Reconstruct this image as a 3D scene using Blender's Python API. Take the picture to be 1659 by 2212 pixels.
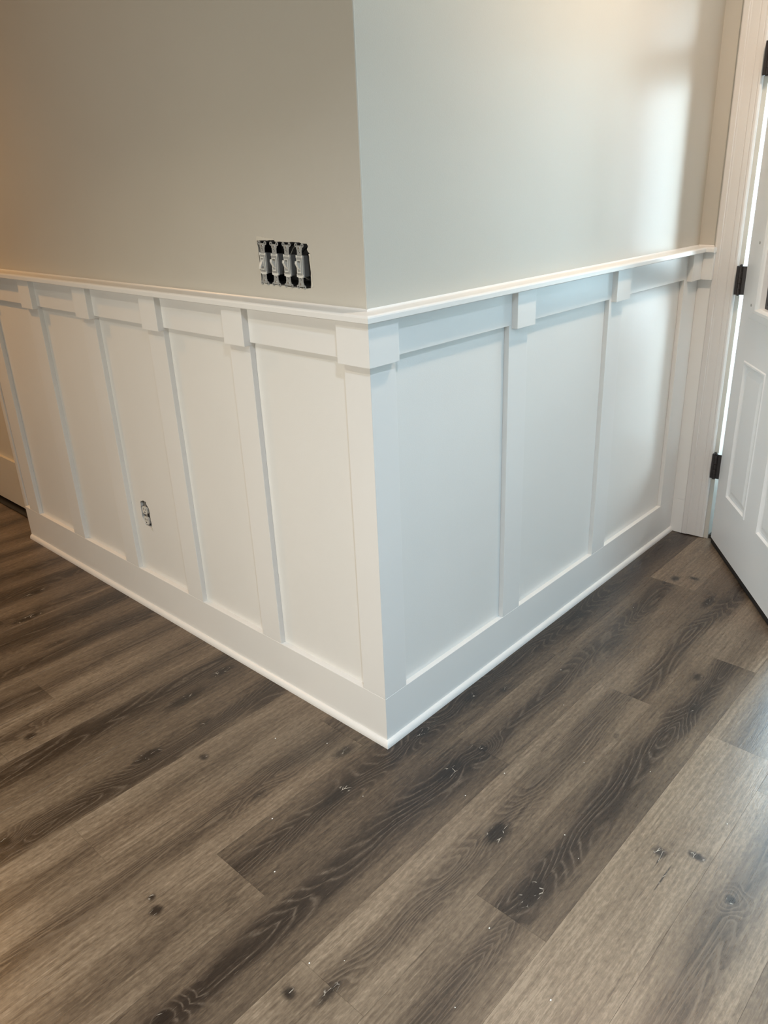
import bpy, bmesh, math, random
from mathutils import Vector, Matrix
from mathutils.geometry import tessellate_polygon

# ------------------------------------------------------------------ clean
for o in list(bpy.data.objects):
    bpy.data.objects.remove(o, do_unlink=True)
SC = bpy.context.scene
COL = SC.collection
random.seed(7)

# ------------------------------------------------------------------ camera
cam = bpy.data.cameras.new('camera')
cam.sensor_fit = 'VERTICAL'
cam.sensor_height = 36.0
cam.lens = 1675.301 / 2212 * 36.0
cam.shift_x = -38.4178 / 2212
cam.shift_y = -19.3304 / 2212
cam.clip_start = 0.02
camo = bpy.data.objects.new('camera', cam)
COL.objects.link(camo)
rt = Vector((0.66592237, -0.74539198, -0.03062998))
up = Vector((0.30560869, 0.23511146, 0.92267325))
fw = Vector((0.68055178, 0.62378955, -0.38436425))
camo.matrix_world = Matrix(((rt.x, up.x, -fw.x, -1.25915849),
                            (rt.y, up.y, -fw.y, -1.23982137),
                            (rt.z, up.z, -fw.z, 1.45799039),
                            (0, 0, 0, 1)))
SC.camera = camo

# ------------------------------------------------------------------ world, exposure, big lights
w = bpy.data.worlds.new('sky')
SC.world = w
w.use_nodes = True
wn = w.node_tree
bg = wn.nodes['Background']
bg.inputs['Color'].default_value = (0.66, 0.86, 1.0, 1)
bg.inputs['Strength'].default_value = 12.0
SC.view_settings.view_transform = 'Standard'
SC.view_settings.look = 'None'
SC.view_settings.gamma = 1.0
SC.view_settings.use_curve_mapping = False
SC.view_settings.exposure = 0.0


def area(name, loc, target, sx, sy, power, color, spread=180):
    l = bpy.data.lights.new(name, 'AREA')
    l.shape = 'RECTANGLE'
    l.size, l.size_y = sx, sy
    l.energy = power
    l.color = color
    l.spread = math.radians(spread)
    o = bpy.data.objects.new(name, l)
    COL.objects.link(o)
    o.location = loc
    o.rotation_euler = (Vector(target) - Vector(loc)).to_track_quat('-Z', 'Y').to_euler()
    return o


# added fill for the right wall, just inside the closed opening in wall_back
area('right_wall_fill', (0.75, -3.36, 1.65), (0.75, 0, 1.5), 1.7, 1.4, 39, (0.50, 0.80, 1.0))
# added fill for the left wall, in front of the shut opening in wall_far
area('left_wall_fill', (-3.12, 0.10, 1.0), (0, -0.35, 0.8), 1.8, 1.7, 15.5, (1.0, 0.95, 0.83), 95)
# bright sky over the porch, outside the open front door
area('porch_sky', (3.3, -1.45, 1.3), (1.0, -0.75, 0.5), 1.65, 1.6, 310, (0.78, 0.92, 1.0))

# ------------------------------------------------------------------ materials


def nt(name):
    m = bpy.data.materials.new(name)
    m.use_nodes = True
    t = m.node_tree
    return m, t, t.nodes['Principled BSDF']


def paint(name, col, rough=0.45, bump=0.05, scale=420, spec=0.5, metal=0.0):
    m, t, b = nt(name)
    b.inputs['Base Color'].default_value = (*col, 1)
    b.inputs['Roughness'].default_value = rough
    b.inputs['Specular IOR Level'].default_value = spec
    b.inputs['Metallic'].default_value = metal
    tc = t.nodes.new('ShaderNodeNewGeometry')
    n = t.nodes.new('ShaderNodeTexNoise')
    n.inputs['Scale'].default_value = scale
    n.inputs['Detail'].default_value = 3
    t.links.new(tc.outputs['Position'], n.inputs['Vector'])
    # very slight tone mottling
    n2 = t.nodes.new('ShaderNodeTexNoise')
    n2.inputs['Scale'].default_value = 3.0
    t.links.new(tc.outputs['Position'], n2.inputs['Vector'])
    mx = t.nodes.new('ShaderNodeMix')
    mx.data_type = 'RGBA'
    mx.inputs[6].default_value = (*[c * 0.97 for c in col], 1)
    mx.inputs[7].default_value = (*[min(1, c * 1.03) for c in col], 1)
    t.links.new(n2.outputs['Fac'], mx.inputs[0])
    t.links.new(mx.outputs[2], b.inputs['Base Color'])
    if bump:
        bp = t.nodes.new('ShaderNodeBump')
        bp.inputs['Strength'].default_value = bump
        bp.inputs['Distance'].default_value = 0.002
        t.links.new(n.outputs['Fac'], bp.inputs['Height'])
        t.links.new(bp.outputs['Normal'], b.inputs['Normal'])
    return m


M = {}
M['wall'] = paint('greige_wall_paint', (0.53, 0.498, 0.436), 0.42, 0.10, 330)
M['panel'] = paint('white_rolled_paint', (0.78, 0.765, 0.73), 0.38, 0.12, 330)
M['trim'] = paint('white_trim_paint', (0.79, 0.775, 0.745), 0.33, 0.03, 500)
M['old'] = paint('old_casing_paint', (0.68, 0.65, 0.62), 0.36, 0.06, 200)
M['door'] = paint('door_paint', (0.80, 0.81, 0.82), 0.33, 0.03, 300)
M['ceil'] = paint('ceiling_paint', (0.8, 0.79, 0.76), 0.8, 0.05, 200)
M['gyp'] = paint('torn_drywall_paper', (0.60, 0.56, 0.48), 0.8, 0.4, 500)
M['steel'] = paint('zinc_steel', (0.36, 0.36, 0.345), 0.45, 0.05, 700, 0.5, 0.25)
M['screw'] = paint('bright_screw_metal', (0.75, 0.74, 0.70), 0.25, 0, 700, 0.5, 0.9)
M['plastic'] = paint('white_switch_plastic', (0.66, 0.645, 0.60), 0.35, 0.0)
M['plastic_d'] = paint('ivory_housing_plastic', (0.20, 0.195, 0.185), 0.45, 0.0)
M['black'] = paint('black_plastic', (0.008, 0.008, 0.008), 0.5, 0.05)
M['cavity'] = paint('dark_box_plastic', (0.012, 0.012, 0.014), 0.6, 0.05)
M['bronze'] = paint('oil_rubbed_bronze', (0.035, 0.030, 0.030), 0.38, 0.08, 600, 0.5, 0.5)
M['rubber'] = paint('black_rubber', (0.010, 0.009, 0.009), 0.6, 0.1)
M['plug'] = paint('grey_plug_plastic', (0.34, 0.34, 0.33), 0.5, 0.0)
M['hall'] = paint('hall_door_paint', (0.70, 0.66, 0.58), 0.4, 0.03)
M['lead'] = paint('lead_came', (0.04, 0.04, 0.045), 0.4, 0.05, 300, 0.5, 0.6)
M['conc'] = paint('porch_concrete', (0.42, 0.42, 0.42), 0.85, 0.3, 60)
M['leaf'] = paint('shrub_leaf', (0.05, 0.11, 0.035), 0.5, 0.0)
M['bark'] = paint('shrub_bark', (0.10, 0.075, 0.05), 0.8, 0.3, 80)
M['white_wire'] = paint('white_wire_jacket', (0.55, 0.54, 0.50), 0.5, 0.0)
M['crumb'] = paint('white_paint_crumb', (0.80, 0.78, 0.72), 0.6, 0.0)
M['alu'] = paint('brown_threshold_metal', (0.05, 0.045, 0.04), 0.4, 0.05, 300, 0.5, 0.7)


def emit(name, col, s):
    m, t, b = nt(name)
    b.inputs['Base Color'].default_value = (0.8, 0.8, 0.8, 1)
    b.inputs['Emission Color'].default_value = (*col, 1)
    b.inputs['Emission Strength'].default_value = s
    return m


M['lens'] = emit('lamp_lens', (1.0, 0.74, 0.45), 6)


def glass_mat(name, tint):
    m, t, b = nt(name)
    out = t.nodes['Material Output']
    tr = t.nodes.new('ShaderNodeBsdfTransparent')
    tr.inputs['Color'].default_value = (*tint, 1)
    gl = t.nodes.new('ShaderNodeBsdfGlossy')
    gl.inputs['Roughness'].default_value = 0.04
    fr = t.nodes.new('ShaderNodeFresnel')
    fr.inputs['IOR'].default_value = 1.45
    mx = t.nodes.new('ShaderNodeMixShader')
    t.links.new(fr.outputs[0], mx.inputs[0])
    t.links.new(tr.outputs[0], mx.inputs[1])
    t.links.new(gl.outputs[0], mx.inputs[2])
    t.links.new(mx.outputs[0], out.inputs[0])
    return m


M['glass'] = glass_mat('textured_door_glass', (0.40, 0.43, 0.44))
M['clear'] = glass_mat('clear_storm_glass', (0.93, 0.96, 0.96))

# ---- vinyl plank floor ----
PY0, PW, PL = 0.0357, 0.1783, 1.2192
# natural marks of the boards: x, y, half length, half width, darkness, ring strength
KNOTS = [
    (-0.078, -0.434, 0.050, 0.030, 1.0, 1.0), (-0.168, -0.591, 0.060, 0.030, .95, 1.0),
    (0.118, -0.753, 0.018, 0.020, .9, .5), (0.160, -0.822, 0.014, 0.028, .9, .5),
    (0.093, -0.927, 0.014, 0.014, 1.0, .6), (-0.735, 0.010, 0.018, 0.016, 1.0, .6),
    (-0.722, 0.047, 0.012, 0.010, .9, .5), (-0.667, -0.356, 0.016, 0.020, .9, .6),
    (-0.617, -0.415, 0.045, 0.016, .8, .6), (-0.860, -0.209, 0.024, 0.016, 1.0, .8),
    (-0.239, -0.045, 0.075, 0.022, 1.0, .9), (-0.372, 0.112, 0.030, 0.014, .7, .5),
    (-0.472, 0.470, 0.055, 0.022, 1.0, .8), (-0.377, 0.344, 0.015, 0.018, .9, .4),
    (-0.651, 0.811, 0.022, 0.016, 1.0, .6), (-0.871, 0.464, 0.020, 0.018, 1.0, .7),
    (-0.612, -0.096, 0.020, 0.020, .5, .4), (1.404, -0.222, 0.030, 0.020, .9, .5),
    (1.448, -0.278, 0.016, 0.026, .9, .4), (1.308, -0.391, 0.075, 0.022, .8, .8),
    (0.089, -0.055, 0.035, 0.024, 1.0, .8), (0.143, -0.228, 0.020, 0.016, .9, .7),
    (0.020, -0.214, 0.070, 0.024, .9, .8), (-0.097, 0.642, 0.060, 0.022, .9, .6),
    (-0.260, 0.610, 0.090, 0.026, .9, .6), (-0.289, 0.471, 0.050, 0.024, .7, .6),
    (0.911, -0.070, 0.080, 0.030, .6, .8), (0.401, -0.121, 0.045, 0.018, .7, .6),
    (0.310, -0.060, 0.045, 0.020, .8, .6), (-0.250, 1.665, 0.070, 0.022, .95, .5),
    (-0.355, 1.490, 0.080, 0.024, .95, .5), (-0.370, 1.238, 0.060, 0.018, .6, .4),
    (0.834, -0.545, 0.030, 0.020, .8, .6), (0.679, -0.601, 0.050, 0.024, .7, .9),
    (0.860, -0.255, 0.090, 0.026, .5, 1.0), (0.184, -0.607, 0.090, 0.030, .5, 1.0),
    (-0.356, -0.443, 0.050, 0.018, .3, .8), (0.422, -0.484, 0.020, 0.010, .6, .2),
    (0.055, -0.790, 0.055, 0.0022, .95, 0), (0.100, -0.762, 0.040, 0.0025, .9, 0), (-0.114, 0.060, 0.050, 0.022, .8, .6), (-0.26, -0.18, 0.12, 0.02, .5, .9),
]


def floor_mat():
    m, t, b = nt('grey_brown_oak_vinyl')
    N = t.nodes.new
    L = t.links.new

    def math_(op, a, b_=None, c=None, clamp=False):
        n = N('ShaderNodeMath')
        n.operation = op
        n.use_clamp = clamp
        for i, v in enumerate((a, b_, c)):
            if v is None:
                continue
            if isinstance(v, (int, float)):
                n.inputs[i].default_value = v
            else:
                L(v, n.inputs[i])
        return n.outputs[0]

    def noise(vec, scale, detail=3, rough=0.55, dist=0.0):
        n = N('ShaderNodeTexNoise')
        n.inputs['Scale'].default_value = scale
        n.inputs['Detail'].default_value = detail
        n.inputs['Roughness'].default_value = rough
        n.inputs['Distortion'].default_value = dist
        L(vec, n.inputs['Vector'])
        return n.outputs['Fac']

    def vm(op, a, b_):
        n = N('ShaderNodeVectorMath')
        n.operation = op
        for i, v in enumerate((a, b_)):
            if isinstance(v, tuple):
                n.inputs[i].default_value = v
            else:
                L(v, n.inputs[i])
        return n

    def ss(v, lo, hi, tolo=0.0, tohi=1.0):
        n = N('ShaderNodeMapRange')
        n.interpolation_type = 'SMOOTHSTEP'
        L(v, n.inputs['Value'])
        n.inputs['From Min'].default_value = lo
        n.inputs['From Max'].default_value = hi
        n.inputs['To Min'].default_value = tolo
        n.inputs['To Max'].default_value = tohi
        return n.outputs['Result']

    geo = N('ShaderNodeNewGeometry')
    P = geo.outputs['Position']
    oi = N('ShaderNodeObjectInfo')
    sc = N('ShaderNodeSeparateColor')
    L(oi.outputs['Color'], sc.inputs[0])
    tone, cen, stren = sc.outputs[0], sc.outputs[1], sc.outputs[2]
    sx = N('ShaderNodeSeparateXYZ')
    L(P, sx.inputs[0])
    # per board random shift of the print
    cmb = N('ShaderNodeCombineXYZ')
    L(math_('MULTIPLY', oi.outputs['Random'], 37.0), cmb.inputs[0])
    L(math_('MULTIPLY', oi.outputs['Random'], 91.0), cmb.inputs[1])
    Q = vm('ADD', P, cmb.outputs[0]).outputs[0]
    rowf = math_('DIVIDE', math_('SUBTRACT', PY0, sx.outputs[1]), PW)
    row = math_('FLOOR', rowf)
    fr = math_('SUBTRACT', rowf, row)

    # knots
    ksum = None
    rsum = None
    for (kx, ky, rx, ry, dk, rg) in KNOTS:
        kr = math.floor((PY0 - ky) / PW)
        d = vm('SUBTRACT', P, (kx, ky, 0)).outputs[0]
        dl = vm('MULTIPLY', d, (1 / rx, 1 / ry, 0)).outputs[0]
        n = N('ShaderNodeVectorMath')
        n.operation = 'LENGTH'
        L(dl, n.inputs[0])
        le = n.outputs['Value']
        msk = math_('COMPARE', row, float(kr), 0.4)
        kk = math_('MULTIPLY', ss(le, 1.5, 0.15, 0, dk), msk)
        rr = math_('MULTIPLY', ss(le, 4.2, 0.0, 0, rg), msk)
        ksum = kk if ksum is None else math_('MAXIMUM', ksum, kk)
        rsum = rr if rsum is None else math_('ADD', rsum, rr)

    # dark cathedral streak running along the board
    wob = noise(vm('MULTIPLY', Q, (1.6, 3.0, 1)).outputs[0], 1.0, 2)
    wob2 = noise(vm('MULTIPLY', Q, (2.6, 16.0, 1)).outputs[0], 1.0, 3)
    dcen = math_('ABSOLUTE', math_('SUBTRACT', fr, math_('ADD', cen, math_('MULTIPLY', math_('SUBTRACT', wob, 0.5), 0.55))))
    streak = ss(math_('ADD', dcen, math_('MULTIPLY', math_('SUBTRACT', wob2, 0.5), 0.45)), 0.38, 0.02)
    streak = math_('MULTIPLY', streak, stren)
    streak = math_('MAXIMUM', streak, math_('MULTIPLY', rsum, 0.35))
    # field whose contour lines are the growth rings
    h = noise(vm('MULTIPLY', Q, (1.1, 9.0, 1)).outputs[0], 1.0, 1.5, 0.4, 0.15)
    h = math_('ADD', h, math_('MULTIPLY', rsum, 0.30))
    h = math_('ADD', h, math_('MULTIPLY', dcen, 0.45))
    h = math_('ADD', h, math_('MULTIPLY', noise(vm('MULTIPLY', Q, (10, 60, 1)).outputs[0], 1.0, 2), 0.018))
    ring = math_('FRACT', math_('MULTIPLY', h, 20.0))
    line = math_('MULTIPLY', ss(ring, 0.0, 0.45), ss(ring, 1.0, 0.75))
    dline = ss(ring, 0.85, 0.15)
    # fine pores
    pore = noise(vm('MULTIPLY', Q, (24, 420, 1)).outputs[0], 1.0, 4, 0.7)
    pore2 = noise(vm('MULTIPLY', Q, (7, 120, 1)).outputs[0], 1.0, 3, 0.6)
    mott = noise(vm('MULTIPLY', Q, (60, 130, 1)).outputs[0], 1.0, 3, 0.6)
    broad = noise(vm('MULTIPLY', Q, (1.3, 7.0, 1)).outputs[0], 1.0, 3, 0.5)
    fib = ss(noise(vm('MULTIPLY', Q, (5, 75, 1)).outputs[0], 1.0, 4, 0.7), 0.56, 0.72)

    dark = math_('ADD', math_('MULTIPLY', tone, 0.52), 0.13)
    dark = math_('ADD', dark, math_('MULTIPLY', streak, 0.44))
    dark = math_('ADD', dark, math_('MULTIPLY', math_('SUBTRACT', broad, 0.5), 0.55))
    dark = math_('ADD', dark, math_('MULTIPLY', math_('SUBTRACT', pore2, 0.5), 0.62))
    dark = math_('ADD', dark, math_('MULTIPLY', math_('SUBTRACT', mott, 0.5), 0.55))
    dark = math_('ADD', dark, math_('MULTIPLY', math_('SUBTRACT', pore, 0.5), 0.55))
    dark = math_('ADD', dark, math_('MULTIPLY', fib, 0.20))
    dark = math_('ADD', dark, math_('MULTIPLY', math_('MULTIPLY', dline, ss(streak, 0.1, 0.6)), 0.16), clamp=True)
    ramp = N('ShaderNodeValToRGB')
    L(dark, ramp.inputs[0])
    e = ramp.color_ramp.elements
    e[0].position, e[0].color = 0.0, (0.270, 0.206, 0.143, 1)
    e[1].position, e[1].color = 1.0, (0.018, 0.0115, 0.008, 1)
    for pos, c in ((0.14, (0.192, 0.143, 0.097, 1)), (0.36, (0.116, 0.083, 0.055, 1)), (0.64, (0.050, 0.0345, 0.0235, 1))):
        x = e.new(pos)
        x.color = c
    # white limed lines on the darker growth rings
    lime = math_('MULTIPLY', math_('MULTIPLY', line, ss(ring, 0.62, 0.86)), ss(streak, 0.10, 0.7))
    lime = math_('MULTIPLY', lime, ss(mott, 0.35, 0.6))
    tick = math_('MULTIPLY', ss(noise(vm('MULTIPLY', Q, (32, 420, 1)).outputs[0], 1.0, 2, 0.5), 0.62, 0.74), ss(dark, 0.2, 0.75))
    lime = math_('ADD', math_('MULTIPLY', lime, 0.45), math_('MULTIPLY', tick, 0.34), clamp=True)
    mx = N('ShaderNodeMix')
    mx.data_type = 'RGBA'
    L(lime, mx.inputs[0])
    L(ramp.outputs[0], mx.inputs[6])
    mx.inputs[7].default_value = (0.23, 0.18, 0.135, 1)
    # knots darken
    mk = N('ShaderNodeMix')
    mk.data_type = 'RGBA'
    kn = math_('MULTIPLY', ss(math_('ADD', ksum, math_('MULTIPLY', math_('SUBTRACT', mott, 0.5), 0.5)), 0.15, 0.95), 0.88)
    L(kn, mk.inputs[0])
    L(mx.outputs[2], mk.inputs[6])
    mk.inputs[7].default_value = (0.008, 0.005, 0.004, 1)
    # white filler cracks in knots
    vo = N('ShaderNodeTexVoronoi')
    vo.feature = 'DISTANCE_TO_EDGE'
    vo.inputs['Scale'].default_value = 1.0
    L(vm('MULTIPLY', Q, (26, 70, 1)).outputs[0], vo.inputs['Vector'])
    crack = math_('MULTIPLY', ss(vo.outputs['Distance'], 0.040, 0.010), ss(ksum, 0.45, 0.85))
    crack = math_('MULTIPLY', crack, ss(noise(vm('MULTIPLY', Q, (30, 50, 1)).outputs[0], 1.0, 2), 0.50, 0.60))
    mc = N('ShaderNodeMix')
    mc.data_type = 'RGBA'
    L(math_('MULTIPLY', crack, 0.75), mc.inputs[0])
    L(mk.outputs[2], mc.inputs[6])
    mc.inputs[7].default_value = (0.62, 0.56, 0.47, 1)
    L(mc.outputs[2], b.inputs['Base Color'])
    L(ss(pore, 0.2, 0.8, 0.24, 0.38), b.inputs['Roughness'])
    b.inputs['Specular IOR Level'].default_value = 0.6
    bp = N('ShaderNodeBump')
    bp.inputs['Strength'].default_value = 0.25
    bp.inputs['Distance'].default_value = 0.0012
    L(math_('SUBTRACT', pore, math_('MULTIPLY', mott, 0.6)), bp.inputs['Height'])
    L(bp.outputs['Normal'], b.inputs['Normal'])
    return m


M['floor'] = floor_mat()

# ------------------------------------------------------------------ helpers


def tag(o, label=None, cat=None, group=None, kind=None):
    if label:
        o['label'] = label
    if cat:
        o['category'] = cat
    if group:
        o['group'] = group
    if kind:
        o['kind'] = kind
    return o


def empty(name, loc=(0, 0, 0), rz=0.0, parent=None):
    o = bpy.data.objects.new(name, None)
    COL.objects.link(o)
    o.location = loc
    o.rotation_euler = (0, 0, rz)
    o.empty_display_size = 0.05
    if parent:
        o.parent = parent
    return o


def obj(name, bm, mat, parent=None, smooth=False):
    bmesh.ops.recalc_face_normals(bm, faces=bm.faces[:])
    me = bpy.data.meshes.new(name)
    bm.to_mesh(me)
    bm.free()
    for m in (mat if isinstance(mat, (list, tuple)) else [mat]):
        me.materials.append(m)
    if smooth:
        for p in me.polygons:
            p.use_smooth = True
    o = bpy.data.objects.new(name, me)
    COL.objects.link(o)
    if parent:
        o.parent = parent
    return o


XR = 1.8301          # return wall plane
FL = lambda s, o, z: Vector((-o, s, z))          # left wall frame: s along +Y, o proud of wall
FR = lambda s, o, z: Vector((s, -o, z))          # right wall frame: s along +X
FT = lambda s, o, z: Vector((XR - o, -s, z))     # return wall frame: s along -Y
FI = lambda s, o, z: Vector((s, o, z))


def box(bm, F, s0, s1, o0, o1, z0, z1, bev=0.0, m0=0, m1=0):
    """box in a wall frame; m0/m1 = +1 outer mitre, -1 inner mitre, 0 square at each end"""
    vs = []
    for z in (z0, z1):
        for o in (o0, o1):
            vs.append(bm.verts.new(F(s0 - m0 * o, o, z)))
            vs.append(bm.verts.new(F(s1 + m1 * o, o, z)))
    fs = [(0, 1, 3, 2), (4, 6, 7, 5), (0, 4, 5, 1), (2, 3, 7, 6), (0, 2, 6, 4), (1, 5, 7, 3)]
    faces = [bm.faces.new([vs[i] for i in f]) for f in fs]
    if bev:
        ed = set(e for f in faces for e in f.edges)
        bmesh.ops.bevel(bm, geom=list(ed), offset=bev, segments=2, affect='EDGES', profile=0.6)


def sweep(bm, F, prof, s0, s1, m0=0, m1=0):
    """extrude a closed (o, z) profile along s"""
    a = [bm.verts.new(F(s0 - m0 * o, o, z)) for o, z in prof]
    b = [bm.verts.new(F(s1 + m1 * o, o, z)) for o, z in prof]
    n = len(prof)
    for i in range(n):
        bm.faces.new((a[i], a[(i + 1) % n], b[(i + 1) % n], b[i]))
    bm.faces.new(a)
    bm.faces.new(b[::-1])


def vsweep(bm, F, prof, z0, z1):
    """extrude a closed (s, o) profile upwards"""
    a = [bm.verts.new(F(s, o, z0)) for s, o in prof]
    b = [bm.verts.new(F(s, o, z1)) for s, o in prof]
    n = len(prof)
    for i in range(n):
        bm.faces.new((a[i], a[(i + 1) % n], b[(i + 1) % n], b[i]))
    bm.faces.new(a)
    bm.faces.new(b[::-1])


def slab_hole(bm, F, outer, holes, o0, o1):
    """plate between o0 and o1 with outline outer and holes (lists of (s, z)), hole walls included"""
    loops = [outer] + holes
    flat = [p for l in loops for p in l]
    tris = tessellate_polygon([[Vector((p[0], p[1], 0)) for p in l] for l in loops])
    fa = [bm.verts.new(F(s, o1, z)) for s, z in flat]
    ba = [bm.verts.new(F(s, o0, z)) for s, z in flat]
    for t in tris:
        try:
            bm.faces.new([fa[i] for i in t])
            bm.faces.new([ba[i] for i in t][::-1])
        except ValueError:
            pass
    k = 0
    for l in loops:
        n = len(l)
        for i in range(n):
            a, c = k + i, k + (i + 1) % n
            bm.faces.new((fa[a], fa[c], ba[c], ba[a]))
        k += n


def cyl(bm, c0, c1, r, n=14, r1=None):
    c0, c1 = Vector(c0), Vector(c1)
    d = (c1 - c0).normalized()
    u = d.orthogonal().normalized()
    v = d.cross(u)
    r1 = r if r1 is None else r1
    a = [bm.verts.new(c0 + (u * math.cos(2 * math.pi * i / n) + v * math.sin(2 * math.pi * i / n)) * r) for i in range(n)]
    b = [bm.verts.new(c1 + (u * math.cos(2 * math.pi * i / n) + v * math.sin(2 * math.pi * i / n)) * r1) for i in range(n)]
    for i in range(n):
        bm.faces.new((a[i], a[(i + 1) % n], b[(i + 1) % n], b[i]))
    bm.faces.new(a[::-1])
    bm.faces.new(b)


def tube(bm, pts, r, n=8):
    for a, b in zip(pts[:-1], pts[1:]):
        cyl(bm, a, b, r, n)


def jag(pts, amp, step, rng):
    """ragged version of a closed outline"""
    out = []
    n = len(pts)
    for i in range(n):
        a, b = Vector(pts[i]), Vector(pts[(i + 1) % n])
        ln = (b - a).length
        k = max(1, int(ln / step))
        for j in range(k):
            p = a.lerp(b, j / k)
            if j:
                nrm = Vector((-(b - a).y, (b - a).x)).normalized()
                p = p + nrm * rng.uniform(-amp, amp)
            out.append((p.x, p.y))
    return out


# ------------------------------------------------------------------ floor
ZTOP = 2.62
YEND = 2.198
bm = bmesh.new()
box(bm, FI, -3.3, 2.05, -3.5, 4.3, -0.05, -0.006)
floor = tag(obj('floor', bm, M['rubber']), 'grey brown oak plank floor running under the corner', 'floor', kind='structure')

# tone, streak centre, streak strength per board; (row): (first joint x, [boards from left to right])
ROWS = {
    0: (-1.775, [(.22, .5, .30), (.66, .40, .80), (.72, .60, .7)]),
    1: (-1.082, [(.58, .42, .85), (.45, .5, .60), (.06, .5, .2)]),
    2: (-1.825, [(.10, .5, .25), (.14, .55, .55), (.38, .65, .75)]),
    3: (-1.469, [(.26, .5, .50), (.48, .5, .85), (.15, .6, .3)]),
    4: (-1.849, [(.18, .8, .30), (.02, .6, .12), (.25, .5, .4)]),
    5: (-1.98, [(.15, .45, .55), (.06, .55, .60), (.2, .5, .4)]),
    -1: (-1.28, [(.28, .45, .50), (.40, .3, .6)]),
    -2: (-1.958, [(.25, .6, .4), (.12, .5, .28)]),
    -3: (-1.25, [(.42, .70, 1.0), (.5, .68, .9)]),
    -4: (-1.25, [(.52, .34, 1.0), (.5, .35, .9)]),
    -5: (-1.958, [(.3, .6, .5), (.22, .42, .50)]),
    -6: (-1.742, [(.40, .6, .7), (.20, .45, .50)]),
    -7: (-1.25, [(.42, .6, .8), (.3, .7, .5)]),
    -8: (-1.25, [(.55, .5, .8), (.5, .5, .7)]),
    -9: (-1.65, [(.40, .5, .7), (.35, .6, .5)]),
    -10: (-1.25, [(.5, .5, .8), (.5, .5, .7)]),
}


def plank_bm(x0, x1, y0, y1, dz=0.0, bm=None):
    bm = bm or bmesh.new()
    g = 0.00003
    c = 0.00022
    x0 += g; x1 -= g; y0 += g; y1 -= g
    lo = [bm.verts.new((x, y, -0.006)) for x, y in ((x0, y0), (x1, y0), (x1, y1), (x0, y1))]
    mi = [bm.verts.new((x, y, -0.0005 + dz)) for x, y in ((x0, y0), (x1, y0), (x1, y1), (x0, y1))]
    hi = [bm.verts.new((x, y, dz)) for x, y in ((x0 + c, y0 + c), (x1 - c, y0 + c), (x1 - c, y1 - c), (x0 + c, y1 - c))]
    for a, b in ((lo, mi), (mi, hi)):
        for i in range(4):
            bm.faces.new((a[i], a[(i + 1) % 4], b[(i + 1) % 4], b[i]))
    bm.faces.new(hi)
    return bm


rng = random.Random(3)
rest = bmesh.new()
for r in range(-23, 19):
    y1 = PY0 - r * PW
    y0 = y1 - PW
    xmax = 1.995 if y1 < 0.05 else (0.09 if y0 < 2.20 else 1.2)
    if r == 0:
        xmax = 1.995
    x, specs = ROWS.get(r, (-1.8 + rng.uniform(-.5, .4), []))
    # run back to the left wall of the room
    while x > -3.2:
        x -= PL
        specs = [None] + list(specs)
    i = 0
    while x < xmax:
        xa, xb = max(x, -3.2), min(x + PL, xmax)
        sp = specs[i] if i < len(specs) and specs[i] else (rng.uniform(.15, .5), rng.uniform(.3, .7), rng.uniform(.3, .75))
        dz = rng.uniform(-0.00015, 0.00015)
        if xb - xa > 0.01:
            if -17 <= r <= 7 and xb > -1.5:
                o = obj('plank', plank_bm(xa, xb, y0, y1, dz), M['floor'], floor)
                o.color = (*sp, 1)
            else:
                plank_bm(xa, xb, y0, y1, dz, rest)
        x += PL
        i += 1
o = tag(obj('plank_field', rest, M['floor'], floor), kind='stuff')
o.color = (.35, .5, .4, 1)

# ------------------------------------------------------------------ walls
ZC0, ZC1 = 1.171, 1.1892      # cap rail bottom / top
ZBB = 1.07                    # bottom of blocks
ZFB = 1.0785                  # bottom of frieze board
ZB = 0.1547                   # top of baseboard
DS, DB = 0.0165, 0.0356       # stile / block thickness
LS = [(2.057, 2.147), (1.647, 1.737), (1.238, 1.3275), (0.8285, 0.9165), (0.4208, 0.5088)]
RS = [(0.5365, 0.628), (1.1066, 1.2)]
CW = 0.0697                   # corner stile width (from wall faces)
RC = 1.689                    # last stile of right wall

rj = random.Random(11)
sw_hole = jag([(.369, 1.331), (.340, 1.3325), (.303, 1.3335), (.300, 1.3305), (.268, 1.3305), (.221, 1.3305), (.186, 1.3285),
               (.182, 1.323), (.1865, 1.316), (.183, 1.310), (.1765, 1.307), (.1785, 1.265), (.183, 1.2285), (.194, 1.2265),
               (.223, 1.2275), (.263, 1.2275), (.307, 1.229), (.350, 1.2295), (.367, 1.232), (.3655, 1.273), (.3665, 1.305)], .0012, .008, rj)
out_hole = jag([(1.1765, .426), (1.170, .436), (1.152, .441), (1.137, .440), (1.134, .428), (1.1255, .420), (1.123, .400), (1.1235, .385),
                (1.122, .366), (1.1225, .350), (1.1235, .341), (1.135, .3415), (1.150, .341), (1.163, .341), (1.1675, .3445),
                (1.1695, .352), (1.177, .366), (1.180, .372), (1.1775, .386), (1.179, .402)], .0014, .006, rj)

bm = bmesh.new()
slab_hole(bm, FL, [(0.0127, ZC0 - .012), (YEND, ZC0 - .012), (YEND, ZTOP), (0.0127, ZTOP)], [sw_hole], -0.0127, 0)
box(bm, FL, 0.013, YEND, -0.115, -0.1021, 0, ZTOP)
box(bm, FL, YEND, YEND + .003, -0.115, 0, 0, ZTOP)
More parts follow.
